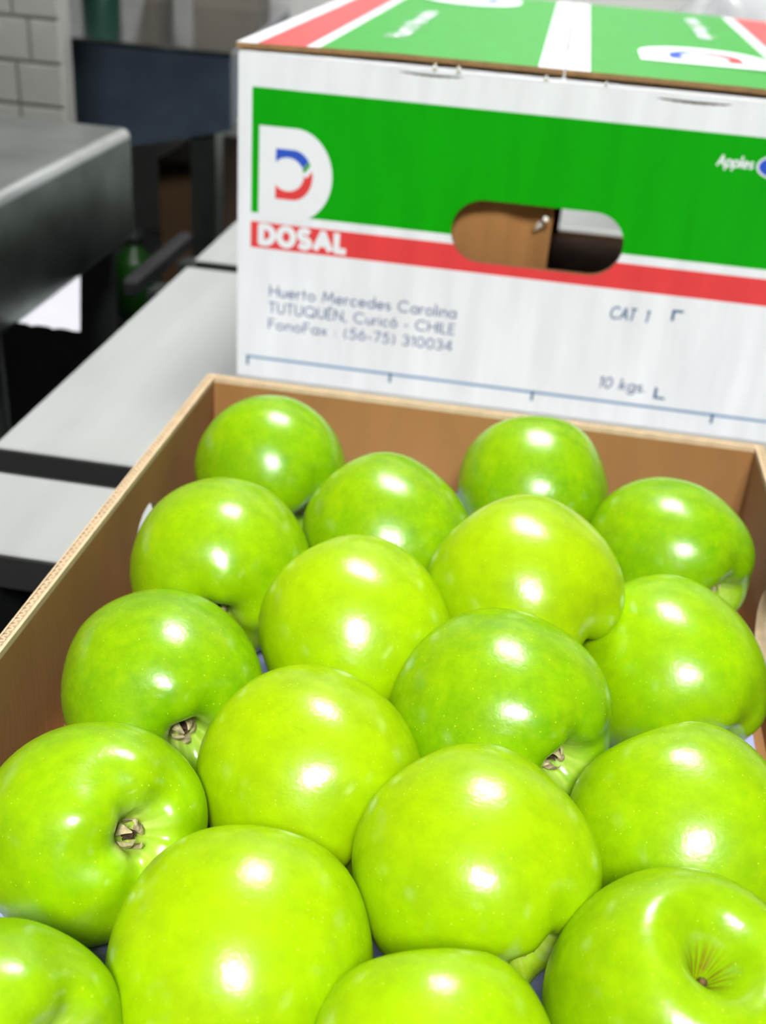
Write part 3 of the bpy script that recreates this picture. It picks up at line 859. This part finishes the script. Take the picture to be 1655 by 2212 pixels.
# ------------------------------------------------------------------ apples
# name: x, y, z (camera-relative centre), radius, blossom-end direction (right, up, towards viewer), own green, label
GR = (0.155, 0.375, 0.0005); MID = (0.215, 0.440, 0.0005); YE = (0.285, 0.495, 0.0005)
APPLES = [
 ('a1', -0.1186, 0.1742, -0.2881, .0361, (.80, .30, .50), MID, 'green apple by the side wall, in front of the apple whose dried calyx faces up'),
 ('a2', -0.0596, 0.2209, -0.2905, .0400, (-.12, -.80, .62), YE, 'large smooth yellow-green apple beside the patch of bare lilac liner'),
 ('a3', 0.0034, 0.1883, -0.2825, .0346, (.10, -.86, .5), YE, 'yellow-green apple next to the one showing its stem hollow'),
 ('a4', 0.0701, 0.2246, -0.2806, .0383, (-.18, -.74, -.64), MID, 'green apple lying with its russet stem hollow facing up'),
 ('b1', -0.1232, 0.2610, -0.2895, .0377, (.68, .17, .71), MID, 'speckled green apple with dried calyx turned fully upward, by the side wall'),
 ('b2', -0.0559, 0.3025, -0.2888, .0403, (.66, -.56, .50), YE, 'bright yellow-green apple between two apples with open calyx stars'),
 ('b3', 0.0075, 0.2628, -0.2787, .0388, (.50, -.62, .60), YE, 'yellow-green apple with faint round scars on its shoulder'),
 ('b4', 0.0793, 0.3002, -0.2872, .0404, (.30, -.82, .48), MID, 'green apple between the stem-hollow apple and the one by the round-ended hand hole'),
 ('c1', -0.1242, 0.3380, -0.2890, .0392, (.44, -.43, .79), GR, 'green apple with pale woolly calyx star, behind the speckled apple'),
 ('c2', -0.0539, 0.3839, -0.2817, .0402, (.52, -.74, .42), YE, 'glossy yellow-green apple in the middle of the tray'),
 ('c3', 0.0104, 0.3399, -0.2772, .0408, (.58, -.36, .73), GR, 'dark green apple with small upright sepals at its calyx'),
 ('c4', 0.0813, 0.4090, -0.2954, .0411, (.32, -.70, .64), MID, 'green apple with brown calyx tip, beside the tray hand hole away from the steel table'),
 ('d1', -0.1265, 0.4268, -0.2862, .0409, (.02, -.64, .77), MID, 'green apple with small brown calyx, beside the tray hand hole facing the steel table'),
 ('d2', -0.0536, 0.4737, -0.2862, .0409, (.56, -.72, .40), GR, 'green apple between the two apples that lie against the end wall before the carton'),
 ('d3', 0.0145, 0.4189, -0.2707, .0418, (.56, -.72, .40), YE, 'pale yellow-green apple sitting highest in the tray'),
 ('d4', 0.0861, 0.5017, -0.2906, .0406, (.52, -.50, .69), GR, 'green apple in the tray corner below the weight lettering of the carton'),
 ('e1', -0.1278, 0.5293, -0.2866, .0399, (.56, -.72, .40), GR, 'green apple in the tray corner below the address lettering of the carton'),
 ('e2', 0.0145, 0.5437, -0.2860, .0412, (.10, -.87, .48), GR, 'green apple against the middle of the end wall before the printed carton'),
]
PROFILE = [(0, .40), (.03, .41), (.07, .48), (.13, .60), (.23, .75), (.36, .86), (.52, .885), (.69, .79), (.85, .60), (.955, .34), (1.0, .06), (.985, -.20),
           (.91, -.46), (.79, -.66), (.645, -.80), (.51, -.868), (.395, -.885), (.29, -.85), (.205, -.76), (.145, -.64), (.095, -.57), (.045, -.55), (0, -.55)]
def catmull(P, per):
    out = []
    for i in range(len(P) - 1):
        p0 = P[max(i - 1, 0)]; p1 = P[i]; p2 = P[i + 1]; p3 = P[min(i + 2, len(P) - 1)]
        if i == 0: p0 = (-P[1][0], P[1][1])
        if i == len(P) - 2: p3 = (-P[-2][0], P[-2][1])
        for k in range(per):
            t = k / per
            out.append(tuple(.5 * (2 * b_ + (c - a) * t + (2 * a - 5 * b_ + 4 * c - d) * t * t + (3 * b_ - a - 3 * c + d) * t ** 3) for a, b_, c, d in zip(p0, p1, p2, p3)))
    out.append(P[-1])
    return out
PROF = catmull(PROFILE, 3)
NS = 96
def smooth01(x): x = max(0, min(1, x)); return x * x * (3 - 2 * x)
def build_apple(key, x, y, z, R_, bd, col, label, seed):
    rnd = random.Random(seed)
    blossom = (RIGHT * bd[0] + UP * bd[1] - FWD * bd[2]).normalized()
    q = Vector((0, 0, -1)).rotation_difference(blossom)
    q = q @ Quaternion((0, 0, 1), rnd.uniform(0, 6.28))
    cen = Vector((x, y, z + ZO))
    sx, sy = 1 + rnd.uniform(-.02, .02), 1 + rnd.uniform(-.02, .02)
    sz = 1.02 + rnd.uniform(-.03, .03)
    lob = rnd.uniform(.012, .022); lean = rnd.uniform(-.05, .05); ph0 = rnd.uniform(0, 6.28)
    W3 = lambda p: cen + q @ (Vector(p) * R_)
    V, Fs, A1, A2 = [], [], [], []
    def add(rho, zz, th):
        w = smooth01((.25 - zz) / 1.0)
        edge = smooth01(rho / .3) * (1 - .3 * smooth01((rho - .75) / .25))
        lobe = lob * math.cos(5 * th + ph0) * w * edge
        lobe2 = .005 * math.cos(3 * th + seed) * edge
        wob = .022 * noise.noise(Vector((rho * math.cos(th) * 1.3, rho * math.sin(th) * 1.3, zz * 1.3)) + Vector((seed * 3.1, 0, 0)))
        k = 1 + lobe + lobe2 * (1 - w) + wob
        zz2 = zz * sz * (1 + wob) - (lob * 1.5 * math.cos(5 * th + ph0) * smooth01((-.55 - zz) / .3) * smooth01(rho / .25) * (1 - smooth01((rho - .6) / .3)))
        V.append((rho * k * sx * math.cos(th) + lean * zz * .4, rho * k * sy * math.sin(th), zz2))
        A1.append((1 - smooth01((rho - .06) / .34)) * (.35 + .9 * max(0, noise.noise(Vector((math.cos(th) * 5, math.sin(th) * 5, seed * 2.7 + rho))) + .15)) if zz < 0 else 0.0)
        A2.append((1 - smooth01((rho - .03) / .20)) * smooth01((noise.noise(Vector((math.cos(th) * 5, math.sin(th) * 5, seed * 1.7 + rho * .6))) + .25) * 2.2) if zz > .3 else 0.0)
    add(0, PROF[0][1], 0)
    for (rho, zz) in PROF[1:-1]:
        for i in range(NS): add(rho, zz, 2 * math.pi * i / NS)
    add(0, PROF[-1][1], 0)
    nr = len(PROF) - 2
    for i in range(NS): Fs.append((0, 1 + i, 1 + (i + 1) % NS))
    for j in range(nr - 1):
        for i in range(NS):
            a, b_ = 1 + j * NS + i, 1 + j * NS + (i + 1) % NS
            Fs.append((a, a + NS, b_ + NS, b_))
    last = len(V) - 1
    for i in range(NS): Fs.append((last, 1 + (nr - 1) * NS + (i + 1) % NS, 1 + (nr - 1) * NS + i))
    WV = [W3(p) for p in V]
    zmin = min(p.z for p in WV)
    t = thing('green_apple', label, 'apple', (x, y, zmin), 'green apples in the cardboard tray')
    skin = obj('skin', WV, Fs, 'apple_skin', t, smooth=True)
    skin.color = (*[c * rnd.uniform(.96, 1.04) for c in col], 1)
    for nm, A in (('blossom_end', A1), ('stem_end', A2)):
        at = skin.data.attributes.new(nm, 'FLOAT', 'POINT')
        at.data.foreach_set('value', A)
    # dried calyx: five curled sepals round a tuft of stamens
    parts = []
    for k in range(5):
        th = 2 * math.pi * k / 5 + .3 + rnd.uniform(-.15, .15)
        er = Vector((math.cos(th), math.sin(th), 0)); et = Vector((-math.sin(th), math.cos(th), 0))
        ln = rnd.uniform(.8, 1.15); curl = rnd.uniform(-.02, .05)
        rows = []
        for (r, zz, wd) in ((.090, -.555, .052), (.118, -.625, .058), (.115, -.695, .046), (.085 + curl, -.745, .028), (.040 + curl, -.775, .007)):
            zz = -.555 + (zz + .555) * ln
            c_ = er * r + Vector((0, 0, zz * sz))
            rows.append((c_ - et * wd, c_ + er * .014, c_ + et * wd, c_ - er * .006))
        v = [p for r in rows for p in r]; f = []
        for j in range(len(rows) - 1):
            for i in range(4):
                a, b_ = j * 4 + i, j * 4 + (i + 1) % 4
                f.append((a, b_, b_ + 4, a + 4))
        f.append((0, 3, 2, 1)); f.append(tuple(len(v) - 4 + i for i in range(4)))
        parts.append(([W3(p) for p in v], f))
    obj('calyx', *merge(parts), 'calyx_dry', t, label='dried pale sepals')
    parts = []
    for k in range(9):
        th = 2 * math.pi * k / 9; r0 = rnd.uniform(.02, .05); tip = rnd.uniform(.0, .05)
        p = [(r0 * math.cos(th), r0 * math.sin(th), -.555 * sz), (r0 * .8 * math.cos(th), r0 * .8 * math.sin(th), -.66 * sz), (tip * math.cos(th + 1), tip * math.sin(th + 1), -.71 * sz)]
        parts.append(tube([W3(a) for a in p], [.016 * R_, .013 * R_, .006 * R_], 5))
    obj('stamens', *merge(parts), 'stamen_dry', t, label='dark brown withered stamens')
    bx, by = rnd.uniform(-.05, .05), rnd.uniform(-.05, .05)
    hgt = .50 if key == 'a4' else .74
    path = [W3((bx * s * s, by * s * s, (.39 + (hgt - .39) * s) * sz)) for s in (0, .25, .5, .75, 1)]
    obj('stem', *tube(path, [.030 * R_, .024 * R_, .022 * R_, .025 * R_, .032 * R_], 8), 'stem_brown', t, smooth=True, label='short brown stem')
for i, a in enumerate(APPLES):
    build_apple(*a, seed=i + 11)

# ------------------------------------------------------------------ moulded liner under the apples
gx0, gx1, gy0, gy1 = TX0 + .018, TX1 - .013, TY0 + .0012, TY1 - .0012
st = .003
nx, ny = int((gx1 - gx0) / st), int((gy1 - gy0) / st)
V_, F_ = [], []
zf = -0.322
for j in range(ny + 1):
    for i in range(nx + 1):
        x = gx0 + (gx1 - gx0) * i / nx; y = gy0 + (gy1 - gy0) * j / ny
        z = zf + .0012 * noise.noise(Vector((x * 60, y * 60, 0)))
        for a in APPLES:
            r = a[4] + .0024; d2 = (x - a[1]) ** 2 + (y - a[2]) ** 2
            if d2 < r * r: z = min(z, a[3] - math.sqrt(r * r - d2))
        V_.append((x, y, max(z, -0.3412) + ZO))
for j in range(ny):
    for i in range(nx):
        a = j * (nx + 1) + i
        F_.append((a, a + 1, a + nx + 2, a + nx + 1))
ln_ = obj('tray_liner', V_, F_, 'pulp_liner', loc=((gx0 + gx1) / 2, (gy0 + gy1) / 2, TZ0 + .0048), smooth=True)
ln_['label'] = 'moulded lilac paper liner with cups under the apples'; ln_['category'] = 'liner'
sol = ln_.modifiers.new('thickness', 'SOLIDIFY'); sol.thickness = 0.0005; sol.offset = -1
for o in bpy.data.objects:
    if '_loc' in o: del o['_loc']
